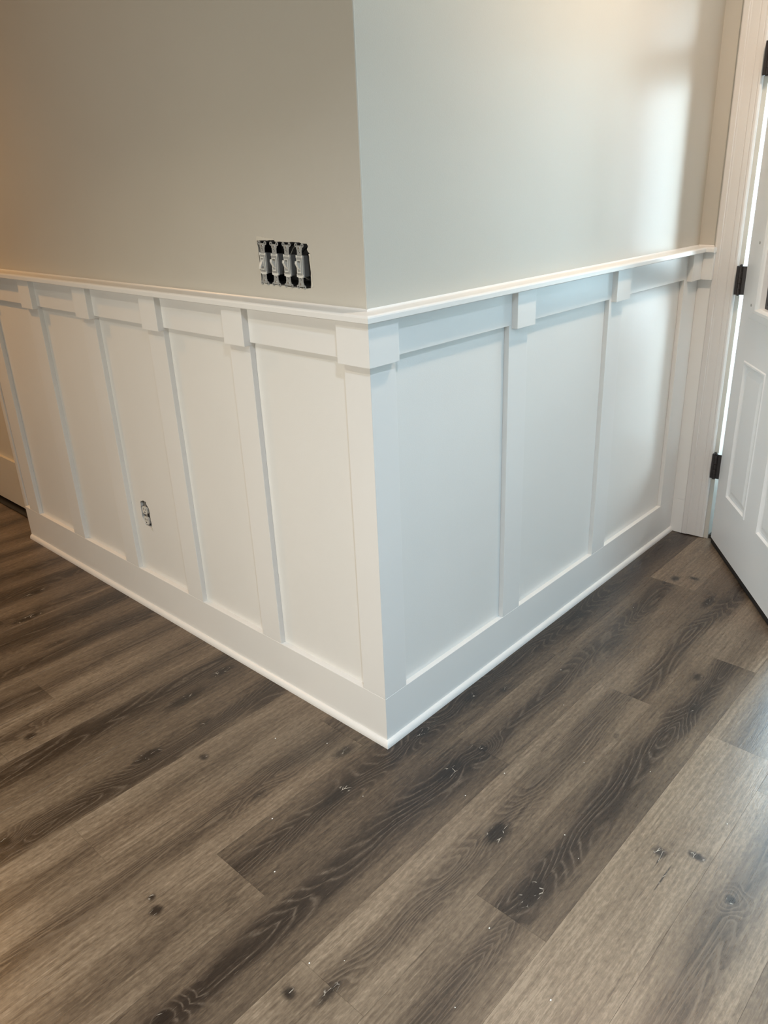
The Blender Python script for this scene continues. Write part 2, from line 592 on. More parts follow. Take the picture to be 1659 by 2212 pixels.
# wall above and beyond the hall door
box(bm, FL, YEND + .003, 3.09, -0.115, 0, 2.08, ZTOP)
box(bm, FL, 3.09, 4.2, -0.115, 0, 0, ZTOP)
wall_left = tag(obj('wall_left', bm, M['wall']), 'greige painted wall with ragged switch box hole above white wainscot', 'wall', kind='structure')
bm = bmesh.new()
slab_hole(bm, FL, [(0.0128, 0), (YEND, 0), (YEND, ZC0 - .012), (0.0128, ZC0 - .012)], [[(s + (s - 1.15) * .02, z) for s, z in out_hole]], -0.0127, -0.0031)
obj('backing_board', bm, M['panel'], wall_left)

bm = bmesh.new()
box(bm, FR, 0, XR + .1, -0.0127, 0, ZC0 - .012, ZTOP)
box(bm, FR, 0.0032, XR + .1, -0.0127, -0.0031, 0, ZC0 - .0125)
box(bm, FR, 0.115, XR + .1, -0.115, -0.1021, 0, ZTOP)
wall_right = tag(obj('wall_right', bm, M['wall']), 'pale daylit wall to the right of the corner above white wainscot', 'wall', kind='structure')

# rounded corner bead of the wall corner
bm = bmesh.new()
cyl(bm, (0.0018, 0.0018, ZC1 - .01), (0.0018, 0.0018, ZTOP), 0.0026, 20)
obj('corner_bead', bm, M['wall'], wall_right)

# entrance wall with the doorway of door_1
DY0, DY1, DZ = 0.1655, 1.005, 2.075      # doorway in s (along -Y), head height
bm = bmesh.new()
TW = 0.165
box(bm, FT, 0, DY0 + .012, -TW, 0, 0, ZTOP)
box(bm, FT, DY1 - .012, 3.4, -TW, 0, 0, ZTOP)
box(bm, FT, DY0 + .012, DY1 - .012, -TW, 0, DZ - .012, ZTOP)
wall_entry = tag(obj('wall_entry', bm, M['wall']), 'narrow strip of wall beside the front door casing', 'wall', kind='structure')

# rest of the room (behind the camera)
bm = bmesh.new()
box(bm, FI, -3.3, XR, -3.4 - .1, -3.4, 0, .9)
box(bm, FI, -3.3, XR, -3.5, -3.4, 2.4, ZTOP)
box(bm, FI, -3.3, -.15, -3.5, -3.4, .9, 2.4)
box(bm, FI, 1.65, XR, -3.5, -3.4, .9, 2.4)
tag(obj('wall_back', bm, M['wall']), 'wall behind the camera with a window opening', 'wall', kind='structure')
bm = bmesh.new()
box(bm, FI, -.15, 1.65, -3.46, -3.44, .9, 2.4)
blocker1 = tag(obj('sky_blocker_1', bm, M['ceil']), 'added white panel closing the window opening behind the camera against sky light', 'light blocker', kind='structure')  # unseen panel added to keep the bright sky out of the room
bm = bmesh.new()
box(bm, FI, -3.3, -3.2, -3.4, 4.2, 0, .06)
box(bm, FI, -3.3, -3.2, -3.4, 4.2, 1.85, ZTOP)
box(bm, FI, -3.3, -3.2, -3.4, -.85, .06, 1.85)
box(bm, FI, -3.3, -3.2, 1.05, 4.2, .06, 1.85)
tag(obj('wall_far', bm, M['wall']), 'wall at the left side of the room with a window opening', 'wall', kind='structure')
bm = bmesh.new()
box(bm, FI, -3.26, -3.24, -.85, 1.05, .06, 1.85)
blocker2 = tag(obj('sky_blocker_2', bm, M['ceil']), 'added white panel closing the tall opening at the left side of the room against sky light', 'light blocker', kind='structure')  # added panel shuts the sky out of the side opening too
bm = bmesh.new()
box(bm, FI, -3.3, .115, 4.2, 4.3, 0, ZTOP)
box(bm, FI, .2, .26, 2.0, 4.3, 0, ZTOP)  # added backing behind the hall door, stops sky light leaking under it
box(bm, FI, .115, .2, 2.0, 2.05, 0, ZTOP)
box(bm, FI, .115, .26, 4.2, 4.3, 0, ZTOP)
tag(obj('wall_end', bm, M['wall']), 'wall at the far end of the hall, with added light stop behind the hall door', 'wall', kind='structure')
bm = bmesh.new()
box(bm, FI, -3.3, XR + .165, -3.5, 4.3, ZTOP, ZTOP + .1)
tag(obj('ceiling', bm, M['ceil']), 'white ceiling above the room', 'ceiling', kind='structure')

# ------------------------------------------------------------------ wainscot
BV = 0.0011
trim1 = tag(empty('trim_1', (0, 1.1, 0)), 'white board and batten wainscot on the left wall', 'wainscot', kind='structure')
trim2 = tag(empty('trim_2', (0.9, 0, 0)), 'white board and batten wainscot on the right wall', 'wainscot', kind='structure')


def fix(o, par):
    o.parent = par
    o.matrix_parent_inverse = par.matrix_basis.inverted()
    return o


def tbox(par, name, F, s0, s1, o0, o1, z0, z1, mat='trim', bev=BV, m0=0, m1=0):
    bm = bmesh.new()
    box(bm, F, s0, s1, o0, o1, z0, z1, bev, m0, m1)
    return fix(obj(name, bm, M[mat]), par)


# field panels
edges = [0.0] + [v for s in reversed(LS) for v in s] + [YEND]
pan = [(0.0, LS[4][0])] + [(LS[i + 1][1], LS[i][0]) for i in (3, 2, 1, 0)] + [(LS[0][1], YEND)]
pan[0] = (0.0032, LS[4][0] + .03)
for i, (a, b) in enumerate(pan):
    a2 = a - (.03 if i else 0)
    b2 = b + (.03 if i < len(pan) - 1 and i else 0)
    bm = bmesh.new()
    if a < 1.15 < b:
        slab_hole(bm, FL, [(a2, ZB - .03), (b2, ZB - .03), (b2, ZC0 - .01), (a2, ZC0 - .01)], [out_hole], -0.003, 0)
    else:
        box(bm, FL, a2, b2, -0.003, 0, ZB - .03, ZC0 - .01)
    fix(obj('panel', bm, M['panel']), trim1)
for a, b in ((0.0, RS[0][0] + .03), (RS[0][1] - .03, RS[1][0] + .03), (RS[1][1] - .03, RC + .03)):
    tbox(trim2, 'panel', FR, a, b, -0.003, 0, ZB - .03, ZC0 - .01, 'panel', 0)

# stiles, blocks
for a, b in LS:
    tbox(trim1, 'stile', FL, a, b, 0, DS, ZB, ZFB)
    tbox(trim1, 'block', FL, a - .003, b - .004, 0.0, DB, ZBB, ZC0 - .0006)
tbox(trim1, 'stile', FL, 0, CW - .002, 0.0002, DS, ZB, ZFB, m0=1)
tbox(trim1, 'block', FL, 0, CW - .001, 0.0002, DB, ZBB, ZC0 - .0006, m0=1)
for a, b in RS:
    tbox(trim2, 'stile', FR, a, b, 0, DS, ZB, ZFB)
    tbox(trim2, 'block', FR, a + .012, b + .010, 0.0, DB, ZBB, ZC0 - .0006)
tbox(trim2, 'stile', FR, 0, CW, 0.0002, DS, ZB, ZFB, m0=1)
tbox(trim2, 'block', FR, 0, CW - .006, 0.0002, DB, ZBB, ZC0 - .0006, m0=1)
tbox(trim2, 'stile', FR, RC, XR, 0.0002, DS, ZB, ZFB, m1=-1)
tbox(trim2, 'block', FR, RC + .022, XR, 0.0002, DB, ZBB, ZC0 - .0006, m1=-1)
tbox(trim2, 'stile', FT, 0, .0685, 0.0002, DS, ZB, ZFB, m0=-1)
tbox(trim2, 'block', FT, 0, .0765, 0.0002, DB, ZBB, ZC0 - .0006, m0=-1)
# frieze boards
tbox(trim1, 'frieze_board', FL, 0, YEND, 0.0003, DS - .0003, ZFB, ZC0 - .0003, m0=1)
tbox(trim2, 'frieze_board', FR, 0, XR, 0.0003, DS - .0003, ZFB, ZC0 - .0003, m0=1, m1=-1)
tbox(trim2, 'frieze_board', FT, 0, .0685, 0.0003, DS - .0003, ZFB, ZC0 - .0003, m0=-1)
# cap rail with eased nose and a thin caulk fillet at the wall
CD = 0.0505
cap = [(0, ZC0), (CD - .002, ZC0), (CD, ZC0 + .002), (CD, ZC1 - .0055), (CD - .0014, ZC1 - .0026), (CD - .004, ZC1 - .0006), (CD - .007, ZC1),
       (0, ZC1)]
caulk = [(0, ZC1), (.0055, ZC1), (.0022, ZC1 + .0018), (0, ZC1 + .0050)]
for nm, pf, mt in (('cap_rail', cap, 'trim'), ('caulk_bead', caulk, 'trim')):
    for par, F, a, b, m0, m1 in ((trim1, FL, 0, YEND, 1, 0), (trim2, FR, 0, XR, 1, -1), (trim2, FT, 0, .079, -1, 0)):
        bm = bmesh.new()
        sweep(bm, F, pf, a, b, m0, m1)
        fix(obj(nm, bm, M[mt]), par)

# baseboards and shoe moulding
shoe = [(DS, 0.0), (DS, 0.019)] + [(DS + .012 * math.sin(math.radians(a)), .002 + .017 * math.cos(math.radians(a))) for a in range(15, 91, 15)] + [(DS + .012, 0.0)]
bl = tag(empty('baseboard_left', (0, 1.1, 0)), 'white baseboard with quarter round along the left wall', 'baseboard', kind='structure')
tbox(bl, 'board', FL, 0, YEND, 0, DS + .0004, 0.001, ZB, m0=1)
bm = bmesh.new()
sweep(bm, FL, shoe, 0, YEND - .004, 1, 0)
fix(obj('shoe_molding', bm, M['trim']), bl)
br = tag(empty('baseboard_right', (0.9, 0, 0)), 'white baseboard with quarter round along the right wall', 'baseboard', kind='structure')
tbox(br, 'board', FR, 0, XR, 0, DS + .0004, 0.001, ZB, m0=1, m1=-1)
tbox(br, 'board', FT, 0, .0685, 0, DS + .0004, 0.001, ZB, m0=-1)
bm = bmesh.new()
sweep(bm, FR, shoe, 0, XR - DS - .0006, 1, 0)
fix(obj('shoe_molding', bm, M['trim']), br)

# ------------------------------------------------------------------ front door frame
trim3 = tag(empty('trim_3', (XR, -.12, 0)), 'white fluted casing and jamb of the open front door', 'door casing', kind='structure')
cs0, cs1 = 0.0690, 0.1610
w_ = cs1 - cs0
cprof = [(cs0, 0), (cs0, .0185), (cs0 + .004, .0205), (cs0 + .020, .0195), (cs0 + .0225, .0170), (cs0 + .026, .0170), (cs0 + .030, .0155),
         (cs0 + .055, .0135), (cs0 + .058, .0125), (cs0 + .061, .0135), (cs0 + .074, .0125), (cs0 + .077, .0115), (cs0 + .080, .0125),
         (cs1 - .006, .0120), (cs1, .0085), (cs1, 0)]
bm = bmesh.new()
vsweep(bm, FT, cprof, 0.004, DZ + .09)
fix(obj('casing', bm, M['old']), trim3)
bm = bmesh.new()
vsweep(bm, FT, [(DY1 + .008 + DY0 - .008 - s + (cs0 + .008) * 0, o) for s, o in [(s + (DY0 - .008 - cs1), o) for s, o in cprof]], 0.004, DZ + .09)
fix(obj('casing', bm, M['old']), trim3)
bm = bmesh.new()
sweep(bm, FT, [(0, DZ + .006), (.012, DZ + .006), (.0135, DZ + .04), (.0205, DZ + .09), (0, DZ + .09)], cs1 + .0005, DY1 + .0055)
fix(obj('casing', bm, M['old']), trim3)
# jambs: boards with a stop rebate
jprof = [(DY0 - .0075, .0045), (DY0 + .012, .0045)]
bm = bmesh.new()
vsweep(bm, FT, [(DY0 - .006, -.001), (DY0, -.001), (DY0, -.052), (DY0 + .011, -.052), (DY0 + .011, -TW - .01), (DY0 - .006, -TW - .01)], 0.004, DZ)
fix(obj('jamb', bm, M['trim']), trim3)
bm = bmesh.new()
vsweep(bm, FT, [(DY1 + .006, -.001), (DY1, -.001), (DY1, -.052), (DY1 - .011, -.052), (DY1 - .011, -TW - .01), (DY1 + .006, -TW - .01)], 0.004, DZ)
fix(obj('jamb', bm, M['trim']), trim3)
bm = bmesh.new()
sweep(bm, FT, [(-.001, DZ), (-.001, DZ - .006), (-.052, DZ - .006), (-.052, DZ - .02), (-TW - .01, DZ - .02), (-TW - .01, DZ)], DY0, DY1)
fix(obj('head_jamb', bm, M['trim']), trim3)
tbox(trim3, 'threshold', FT, DY0, DY1, -TW - .03, -.008, -.002, .016, 'alu', .002)

# ------------------------------------------------------------------ front door (open)
DANG = math.radians(-142.224925382479)
HA = (1.85162791, -0.1606266)
door = tag(empty('door_1', (HA[0], HA[1], 0), DANG), 'white panelled front door standing open beside the casing', 'door', kind='structure')
# local frame: x = along the leaf from the hinge, y>0 = outside face side, z up.  interior face is y=0
T0, T1, DTH = 0.068, 0.822, 0.0445
DB0, DB1 = 0.026, 2.055
lite = (0.165, 0.955, 0.760, 1.90)
pans = [(0.171, 0.246, 0.394, 0.800), (0.514, 0.246, 0.737, 0.800)]
FD = lambda s, o, z: Vector((s, o, z))


def ddx(name, bm, mat, par=door, smooth=False):
    o = obj(name, bm, M[mat], par, smooth)
    return o


def rect(x0, z0, x1, z1):
    return [(x0, z0), (x1, z0), (x1, z1), (x0, z1)]


gx0, gz0, gx1, gz1 = 0.252, 1.000, 0.672, 1.850
bm = bmesh.new()
FDn = lambda s, o, z: Vector((s, -o, z))
slab_hole(bm, FDn, rect(T0, DB0, T1, DB1), [rect(*pans[0]), rect(*pans[1]), rect(gx0 - .012, gz0 - .012, gx1 + .012, gz1 + .012)], -DTH, 0)
ddx('slab', bm, 'door')


def ringed(bm, r, steps):
    """concentric rectangles: steps = [(inset, y)], last ring is filled"""
    prev = None
    for ins, y in steps:
        x0, z0, x1, z1 = r
        vs = [bm.verts.new((x, y, z)) for x, z in ((x0 + ins, z0 + ins), (x1 - ins, z0 + ins), (x1 - ins, z1 - ins), (x0 + ins, z1 - ins))]
        if prev:
            for i in range(4):
                bm.faces.new((prev[i], prev[(i + 1) % 4], vs[(i + 1) % 4], vs[i]))
        prev = vs
    bm.faces.new(prev)


for r in pans:
    bm = bmesh.new()
    ringed(bm, r, [(0, .012), (0, 0), (.004, -.0035), (.010, -.0035), (.016, .004), (.022, .0065), (.032, .0065), (.046, .0010), (.049, .0005)])
    pnl = ddx('raised_panel', bm, 'door')
# lite frame: raised moulding ring round the glass
bm = bmesh.new()


def frame_ring(bm, outer, inner, prof):
    """prof: list of (t 0..1 from outer to inner, y)"""
    prev = None
    for t, y in prof:
        x0 = outer[0] + (inner[0] - outer[0]) * t
        z0 = outer[1] + (inner[1] - outer[1]) * t
        x1 = outer[2] + (inner[2] - outer[2]) * t
        z1 = outer[3] + (inner[3] - outer[3]) * t
        vs = [bm.verts.new((x, y, z)) for x, z in ((x0, z0), (x1, z0), (x1, z1), (x0, z1))]
        if prev:
            for i in range(4):
                bm.faces.new((prev[i], prev[(i + 1) % 4], vs[(i + 1) % 4], vs[i]))
        prev = vs


frame_ring(bm, (lite[0], lite[1], lite[2], lite[3]), (gx0, gz0, gx1, gz1),
           [(0, .001), (0, -.006), (.08, -.010), (.55, -.011), (.60, -.0125), (.80, -.0125), (.93, -.008), (1, -.003), (1, .020)])
lf = ddx('lite_frame', bm, 'door')
for (t_, z_) in ((.192, 1.218), (.192, 1.004), (.192, 1.45), (.192, 1.68), (.192, 1.85), (.38, .978), (.56, .978)):
    bm = bmesh.new()
    cyl(bm, (t_, -.0100, z_), (t_, -.0118, z_), .0052, 16)
    obj('screw_plug', bm, M['plug'], lf)
bm = bmesh.new()
box(bm, FD, gx0 - .011, gx1 + .011, .018, .024, gz0 - .011, gz1 + .011)
gl = ddx('glass', bm, 'glass')
# leaded border and cames of the glass
bm = bmesh.new()
yA, yB = .0155, .0265
box(bm, FD, gx0, gx0 + .020, yA, yB, gz0, gz1)
box(bm, FD, gx1 - .020, gx1, yA, yB, gz0, gz1)
box(bm, FD, gx0 + .0202, gx1 - .0202, yA, yB, gz0, gz0 + .014)
box(bm, FD, gx0 + .0202, gx1 - .0202, yA, yB, gz1 - .014, gz1)
obj('border_came', bm, M['lead'], gl)
for z_ in (gz0 + .075, gz0 + .24, gz0 + .42, gz0 + .60, gz0 + .775):
    bm = bmesh.new()
    box(bm, FD, gx0 + .0202, gx1 - .0202, .0158, .0262, z_ - .0035, z_ + .0035)
    obj('came', bm, M['lead'], gl)
for x_ in (gx0 + .085, gx1 - .085):
    bm = bmesh.new()
    box(bm, FD, x_ - .0035, x_ + .0035, .0157, .0263, gz0 + .0142, gz1 - .0142)
    obj('came', bm, M['lead'], gl)
# sweep under the leaf
bm = bmesh.new()
box(bm, FD, T0 + .002, T1 - .002, .002, DTH - .002, .0035, DB0 - .0002)
ddx('door_sweep', bm, 'rubber')
# knob (outside the frame, kept simple but complete)
bm = bmesh.new()
bmesh.ops.create_uvsphere(bm, u_segments=16, v_segments=10, radius=.027, matrix=Matrix.Translation((T1 - .06, -.055, .93)))
cyl(bm, (T1 - .06, 0.0, .93), (T1 - .06, -.035, .93), .011)
cyl(bm, (T1 - .06, 0.0, .93), (T1 - .06, -.007, .93), .03)
ddx('knob', bm, 'bronze', smooth=True)

# hinges (at the pin axis on the casing side), in world coords under door_1
PIN = Vector((1.797, -.1815))
dd = Vector((math.cos(DANG), math.sin(DANG)))
for zc in (0.338, 1.074, 1.80):
    hg = empty('hinge', (0, 0, 0))
    fix(hg, door)
    bmh = bmesh.new()
    hh = .0515
    k = 5
    for i in range(k):
        a = zc - hh + 2 * hh * i / k + .0006
        b = zc - hh + 2 * hh * (i + 1) / k - .0006
        cyl(bmh, (PIN.x, PIN.y, a), (PIN.x, PIN.y, b), .0078, 14)
    ko = obj('knuckle', bmh, M['bronze'])
    ko.parent = hg
    bmh = bmesh.new()
    cyl(bmh, (PIN.x, PIN.y, zc + hh), (PIN.x, PIN.y, zc + hh + .003), .0055, 12)
    cyl(bmh, (PIN.x, PIN.y, zc + hh + .003), (PIN.x, PIN.y, zc + hh + .0065), .0070, 12, .003)
    cyl(bmh, (PIN.x, PIN.y, zc - hh - .003), (PIN.x, PIN.y, zc - hh), .0055, 12)
    o = obj('hinge_pin', bmh, M['bronze'])
    o.parent = hg
    # jamb leaf, flat on the jamb face, and door leaf on the hinge edge of the slab
    bmh = bmesh.new()
    box(bmh, FI, PIN.x + .002, PIN.x + .078, -DY0 - .0030, -DY0 - .0002, zc - hh, zc + hh)
    box(bmh, FI, PIN.x - .002, PIN.x + .004, PIN.y, -DY0 - .0004, zc - hh, zc + hh)
    o = obj('jamb_leaf', bmh, M['bronze'])
    o.parent = hg
    bmh = bmesh.new()
    e0 = Vector(HA) + dd * (T0 - .0004)
    nrm = Vector((-dd.y, dd.x))
    q = [PIN + dd * 0.0, e0 + nrm * .0 , e0 + nrm * .036]
    pts = [(PIN.x, PIN.y), (e0.x, e0.y), (e0.x + nrm.x * .036, e0.y + nrm.y * .036)]
    th = -dd * .0024
    a = [bmh.verts.new((x, y, z)) for z in (zc - hh, zc + hh) for x, y in pts]
    b = [bmh.verts.new((x + th.x, y + th.y, z)) for z in (zc - hh, zc + hh) for x, y in pts]
    for (i, j) in ((0, 1), (1, 2)):
        bmh.faces.new((a[i], a[j], a[j + 3], a[i + 3]))
        bmh.faces.new((b[j], b[i], b[i + 3], b[j + 3]))
    for s in (0, 3):
        for (i, j) in ((0, 1), (1, 2)):
            bmh.faces.new((a[i + s], b[i + s], b[j + s], a[j + s]))
    for i in (0, 2):
        bmh.faces.new((a[i], a[i + 3], b[i + 3], b[i]))
    o = obj('door_leaf', bmh, M['bronze'])
    o.parent = hg

# ------------------------------------------------------------------ hall door at the far left
HX = 0.1
hd = tag(empty('door_2', (HX, 2.23, 0)), 'white recessed-panel hall door past the end of the left wall', 'door', kind='structure')
a, b = 2.232, 3.062
z0, z1 = .018, 2.05


def hbox(nm, s0, s1, o0, o1, za, zb, mat='hall', bev=.001):
    bm = bmesh.new()
    box(bm, FL, s0, s1, o0, o1, za, zb, bev)
    return fix(obj(nm, bm, M[mat]), hd)


hbox('bottom_rail', a, b, -HX - .036, -HX, z0, .258)
hbox('top_rail', a, b, -HX - .036, -HX, 1.93, z1)
hbox('door_stile', a, a + .115, -HX - .036, -HX, .2582, 1.9298)
hbox('door_stile', b - .115, b, -HX - .036, -HX, .2582, 1.9298)
hbox('middle_rail', a + .1152, b - .1152, -HX - .036, -HX, 1.0, 1.15)
hbox('panel', a + .1152, b - .1152, -HX - .028, -HX - .014, .2582, .9998)
hbox('panel', a + .1152, b - .1152, -HX - .028, -HX - .014, 1.1502, 1.9298)
hbox('threshold', a - .02, b + .02, -HX - .05, -HX + .03, 0.0003, .006, 'alu', .001)
bm = bmesh.new()
cyl(bm, (HX, b - .06, .95), (HX - .03, b - .06, .95), .011)
bmesh.ops.create_uvsphere(bm, u_segments=14, v_segments=10, radius=.027, matrix=Matrix.Translation((HX - .05, b - .06, .95)))
fix(obj('knob', bm, M['bronze'], smooth=True), hd)
trim4 = tag(empty('trim_4', (0.05, 2.2, 0)), 'white jamb boards of the hall door', 'door jamb', kind='structure')
tbox(trim4, 'jamb', FL, YEND + .0035, YEND + .031, -.15, 0.006, 0.0005, 2.08, 'trim')
tbox(trim4, 'jamb', FL, 3.065, 3.0895, -.15, 0.006, 0.0005, 2.08, 'trim')
tbox(trim4, 'head_jamb', FL, YEND + .0315, 3.0645, -.15, 0.006, 2.053, 2.08, 'trim')

# ------------------------------------------------------------------ switch boxes
jb = tag(empty('junction_box', (0.06, .274, 1.279)), 'black four-gang electrical box sunk in the left wall behind the bare switches', 'electrical box')
bm = bmesh.new()
y0, y1, za, zb = .176, .372, 1.2315, 1.3270
d0, d1 = -.0128, -.078
box(bm, FL, y0 - .003, y1 + .003, d1 - .003, d1, za - .003, zb + .003)
box(bm, FL, y0 - .003, y0, d1, d0, za - .003, zb + .003)
box(bm, FL, y1, y1 + .003, d1, d0, za - .003, zb + .003)
box(bm, FL, y0, y1, d1, d0, za - .003, za)
box(bm, FL, y0, y1, d1, d0, zb, zb + .003)
fix(obj('shell', bm, M['cavity']), jb)
wr = random.Random(5)
for i, yy in enumerate((.327, .282, .237, .196, .262)):
    bm = bmesh.new()
    pts = []
    for k in range(9):
        f = k / 8
        pts.append((.070 - .045 * math.sin(math.pi * f) + wr.uniform(-.003, .003), yy + (f - .5) * .03 * (1 if i % 2 else -1), 1.236 + .085 * f))
    tube(bm, pts, .0014)
    fix(obj('wire', bm, M['white_wire'] if i in (1, 3) else M['black']), jb)


def ear_ring(bm, cs, cz, r0, r1, o0, o1, n=14):
    rings = []
    for o in (o0, o1):
        for r in (r0, r1):
            rings.append([bm.verts.new(FL(cs + r * math.cos(2 * math.pi * i / n), o, cz + r * math.sin(2 * math.pi * i / n))) for i in range(n)])
    a, b, c, d = rings
    for i in range(n):
        j = (i + 1) % n
        bm.faces.new((a[i], a[j], b[j], b[i]))
        bm.faces.new((c[i], d[i], d[j], c[j]))
        bm.faces.new((b[i], b[j], d[j], d[i]))
        bm.faces.new((a[i], c[i], c[j], a[j]))


def make_switch(label, lever_up):
    t = tag(empty('light_switch'), label, 'light switch', 'bare toggle switches in the four-gang wall opening')
    # strap
    bm = bmesh.new()
    so, s1 = .0002, .0016
    box(bm, FL, -.0082, .0082, so, s1, -.0450, .0450)
    for e in (-1, 1):
        box(bm, FL, -.0096, .0096, so, s1 + .00005, e * .0425 - .0050, e * .0425 + .0045)
        for q in (-1, 1):
            ear_ring(bm, q * .0112, e * .0475, .0019, .0049, so, s1)
            box(bm, FL, q * .0085 - .0015, q * .0085 + .0015, so, s1, e * .0440 - .0050, e * .0440 + .0040)
    st = obj('strap', bm, M['steel'], t)
    for e in (-1, 1):
        for q in (0, 1):
            bm = bmesh.new()
            cyl(bm, FL(.0012 * (1 if q else -1), s1, e * .0310 + q * .0036), FL(.0012 * (1 if q else -1), s1 + .0003, e * .0310 + q * .0036), .0012, 8)
            obj('strap_hole', bm, M['black'], st)
    for e in (-1, 1):
        bm = bmesh.new()
        cyl(bm, FL(0, s1, e * .0410), FL(0, s1 + .0018, e * .0410), .0034, 14, .0024)
        sc = obj('screw', bm, M['screw'], st, False)
    # housing behind and in front of the strap
    bm = bmesh.new()
    box(bm, FL, -.0118, .0118, -.0200, -.0008, -.0240, .0240, .0015)
    obj('housing', bm, M['plastic_d'], t)
    bm = bmesh.new()
    prof = [(-.0085, -.0250), (-.0060, -.0268), (.0060, -.0268), (.0085, -.0250), (.0118, -.0250), (.0118, -.0190), (.0105, -.0180), (.0105, .0180), (.0118, .0190), (.0118, .0250),
            (.0085, .0250), (.0060, .0225), (-.0060, .0225), (-.0085, .0250), (-.0118, .0250), (-.0118, .0190), (-.0105, .0180), (-.0105, -.0180), (-.0118, -.0190), (-.0118, -.0250)]
    slab_hole(bm, FL, prof, [], -.0006, .0032)
    body = obj('body', bm, M['plastic'], t)
    bm = bmesh.new()
    slab_hole(bm, FL, [(-.0066, -.0150), (.0066, -.0150), (.0066, .0150), (-.0066, .0150)], [[(-.0050, -.0125), (.0050, -.0125), (.0050, .0125), (-.0050, .0125)]], .0034, .0054)
    obj('bezel', bm, M['plastic'], body)
    bm = bmesh.new()
    box(bm, FL, -.0092, .0092, .0032, .00335, -.0205, .0205)
    obj('face_recess', bm, M['steel'], body)
    # toggle lever
    bm = bmesh.new()
    e = 1 if lever_up else -1
    base = [(-.0040, .0033, -.0085), (.0040, .0033, -.0085), (.0040, .0033, .0085), (-.0040, .0033, .0085)]
    mid = [(-.0042, .0085, e * .0015 - .0050), (.0042, .0085, e * .0015 - .0050), (.0042, .0085, e * .0015 + .0050), (-.0042, .0085, e * .0015 + .0050)]
    tip = [(-.0036, .0145, e * .0095 - .0028), (.0036, .0145, e * .0095 - .0028), (.0036, .0135, e * .0095 + .0030), (-.0036, .0135, e * .0095 + .0030)]
    loops = [[bm.verts.new(FL(*p)) for p in l] for l in (base, mid, tip)]
    for A, B in zip(loops[:-1], loops[1:]):
        for i in range(4):
            bm.faces.new((A[i], A[(i + 1) % 4], B[(i + 1) % 4], B[i]))
    bm.faces.new(loops[0])
    bm.faces.new(loops[-1])
    obj('toggle', bm, M['plastic'], t)
    return t


spots = [(.3495, 1.2790, False, 'leftmost bare light switch in the wall hole, its toggle flipped down'),
         (.3050, 1.2780, True, 'second bare switch from left in the wall hole, toggle up'),
         (.2590, 1.2775, True, 'third bare switch from left in the wall hole, toggle up'),
         (.2135, 1.2770, True, 'rightmost bare light switch in the wall hole, nearest the corner')]
for y, z, upf, lab in spots:
    t = make_switch(lab, upf)
    t.location = (0, y, z)
    t.rotation_euler = (math.radians(1.2), 0, 0)

# torn drywall paper above the switch hole
bm = bmesh.new()
slab_hole(bm, FL, jag([(.3705, 1.3315), (.369, 1.341), (.345, 1.3395), (.318, 1.3375), (.303, 1.3372), (.3025, 1.3338), (.335, 1.3332)], .0010, .005, rj), [], .0000, .0009)
obj('torn_paper', bm, M['gyp'], wall_left)
bm = bmesh.new()
slab_hole(bm, FL, jag([(.1815, 1.3060), (.1745, 1.3075), (.1748, 1.268), (.1725, 1.232), (.1785, 1.2305), (.1772, 1.265)], .0010, .006, rj), [], .0000, .0008)
obj('torn_paper', bm, M['gyp'], wall_left)
bm = bmesh.new()
slab_hole(bm, FL, jag([(.1185, .3445), (.1185, .330), (.127, .338)], .0008, .004, rj), [], .0000, .0008)
bmesh.ops.translate(bm, verts=bm.verts[:], vec=(0, 1.0, 0))
obj('torn_paper', bm, M['gyp'], wall_left)

# ------------------------------------------------------------------ wall outlet
ob = tag(empty('outlet_box', (0.05, 1.152, .385)), 'black single electrical box sunk in the left wall behind the bare outlet', 'electrical box')
bm = bmesh.new()
y0, y1, za, zb = 1.124, 1.180, .337, .445
d0, d1 = -.0128, -.07
box(bm, FL, y0 - .003, y1 + .003, d1 - .003, d1, za - .003, zb + .003)
box(bm, FL, y0 - .003, y0, d1, d0, za - .003, zb + .003)
box(bm, FL, y1, y1 + .003, d1, d0, za - .003, zb + .003)
box(bm, FL, y0, y1, d1, d0, za - .003, za)
box(bm, FL, y0, y1, d1, d0, zb, zb + .003)
fix(obj('shell', bm, M['cavity']), ob)
ot = tag(empty('wall_outlet', (0, 1.1575, .3815)), 'bare white duplex outlet in a ragged hole low on the left wainscot', 'outlet')
bm = bmesh.new()
OO = -.0060
box(bm, FL, -.0085, .0085, OO - .0016, OO, -.0400, .0520)
for e in (-1, 1):
    ear_ring(bm, -.010, .0490, .0020, .0045, OO - .0016, OO)
    ear_ring(bm, .010, .0490, .0020, .0045, OO - .0016, OO)
    break
obj('strap', bm, M['plastic_d'], ot)
bm = bmesh.new()
box(bm, FL, -.0165, .0165, OO - .028, OO - .0020, -.036, .036, .001)
obj('housing', bm, M['cavity'], ot)
for e in (-1, 1):
    bm = bmesh.new()
    out = []
    for i in range(28):
        aa = 2 * math.pi * i / 28
        yv = max(-.0158, min(.0158, .0172 * math.cos(aa)))
        zv = max(-.0140, min(.0140, .0172 * math.sin(aa)))
        out.append((yv, e * .0195 + zv))
    slab_hole(bm, FL, out, [], OO - .010, OO + .0045)
    fc = obj('receptacle_face', bm, M['plastic'], ot)
    for yy, zz, hw, hz in ((.0058, .0042, .0011, .0042), (-.0058, .0042, .0011, .0036), (0, -.0072, .0024, .0024)):
        bm = bmesh.new()
        box(bm, FL, yy - hw, yy + hw, OO + .0043, OO + .0048, e * .0195 + zz - hz, e * .0195 + zz + hz)
        obj('slot', bm, M['cavity'], fc)
bm = bmesh.new()
cyl(bm, FL(0, OO, 0), FL(0, OO + .0035, 0), .0036, 14, .0026)
obj('screw', bm, M['screw'], ot)

# ------------------------------------------------------------------ ceiling lamps


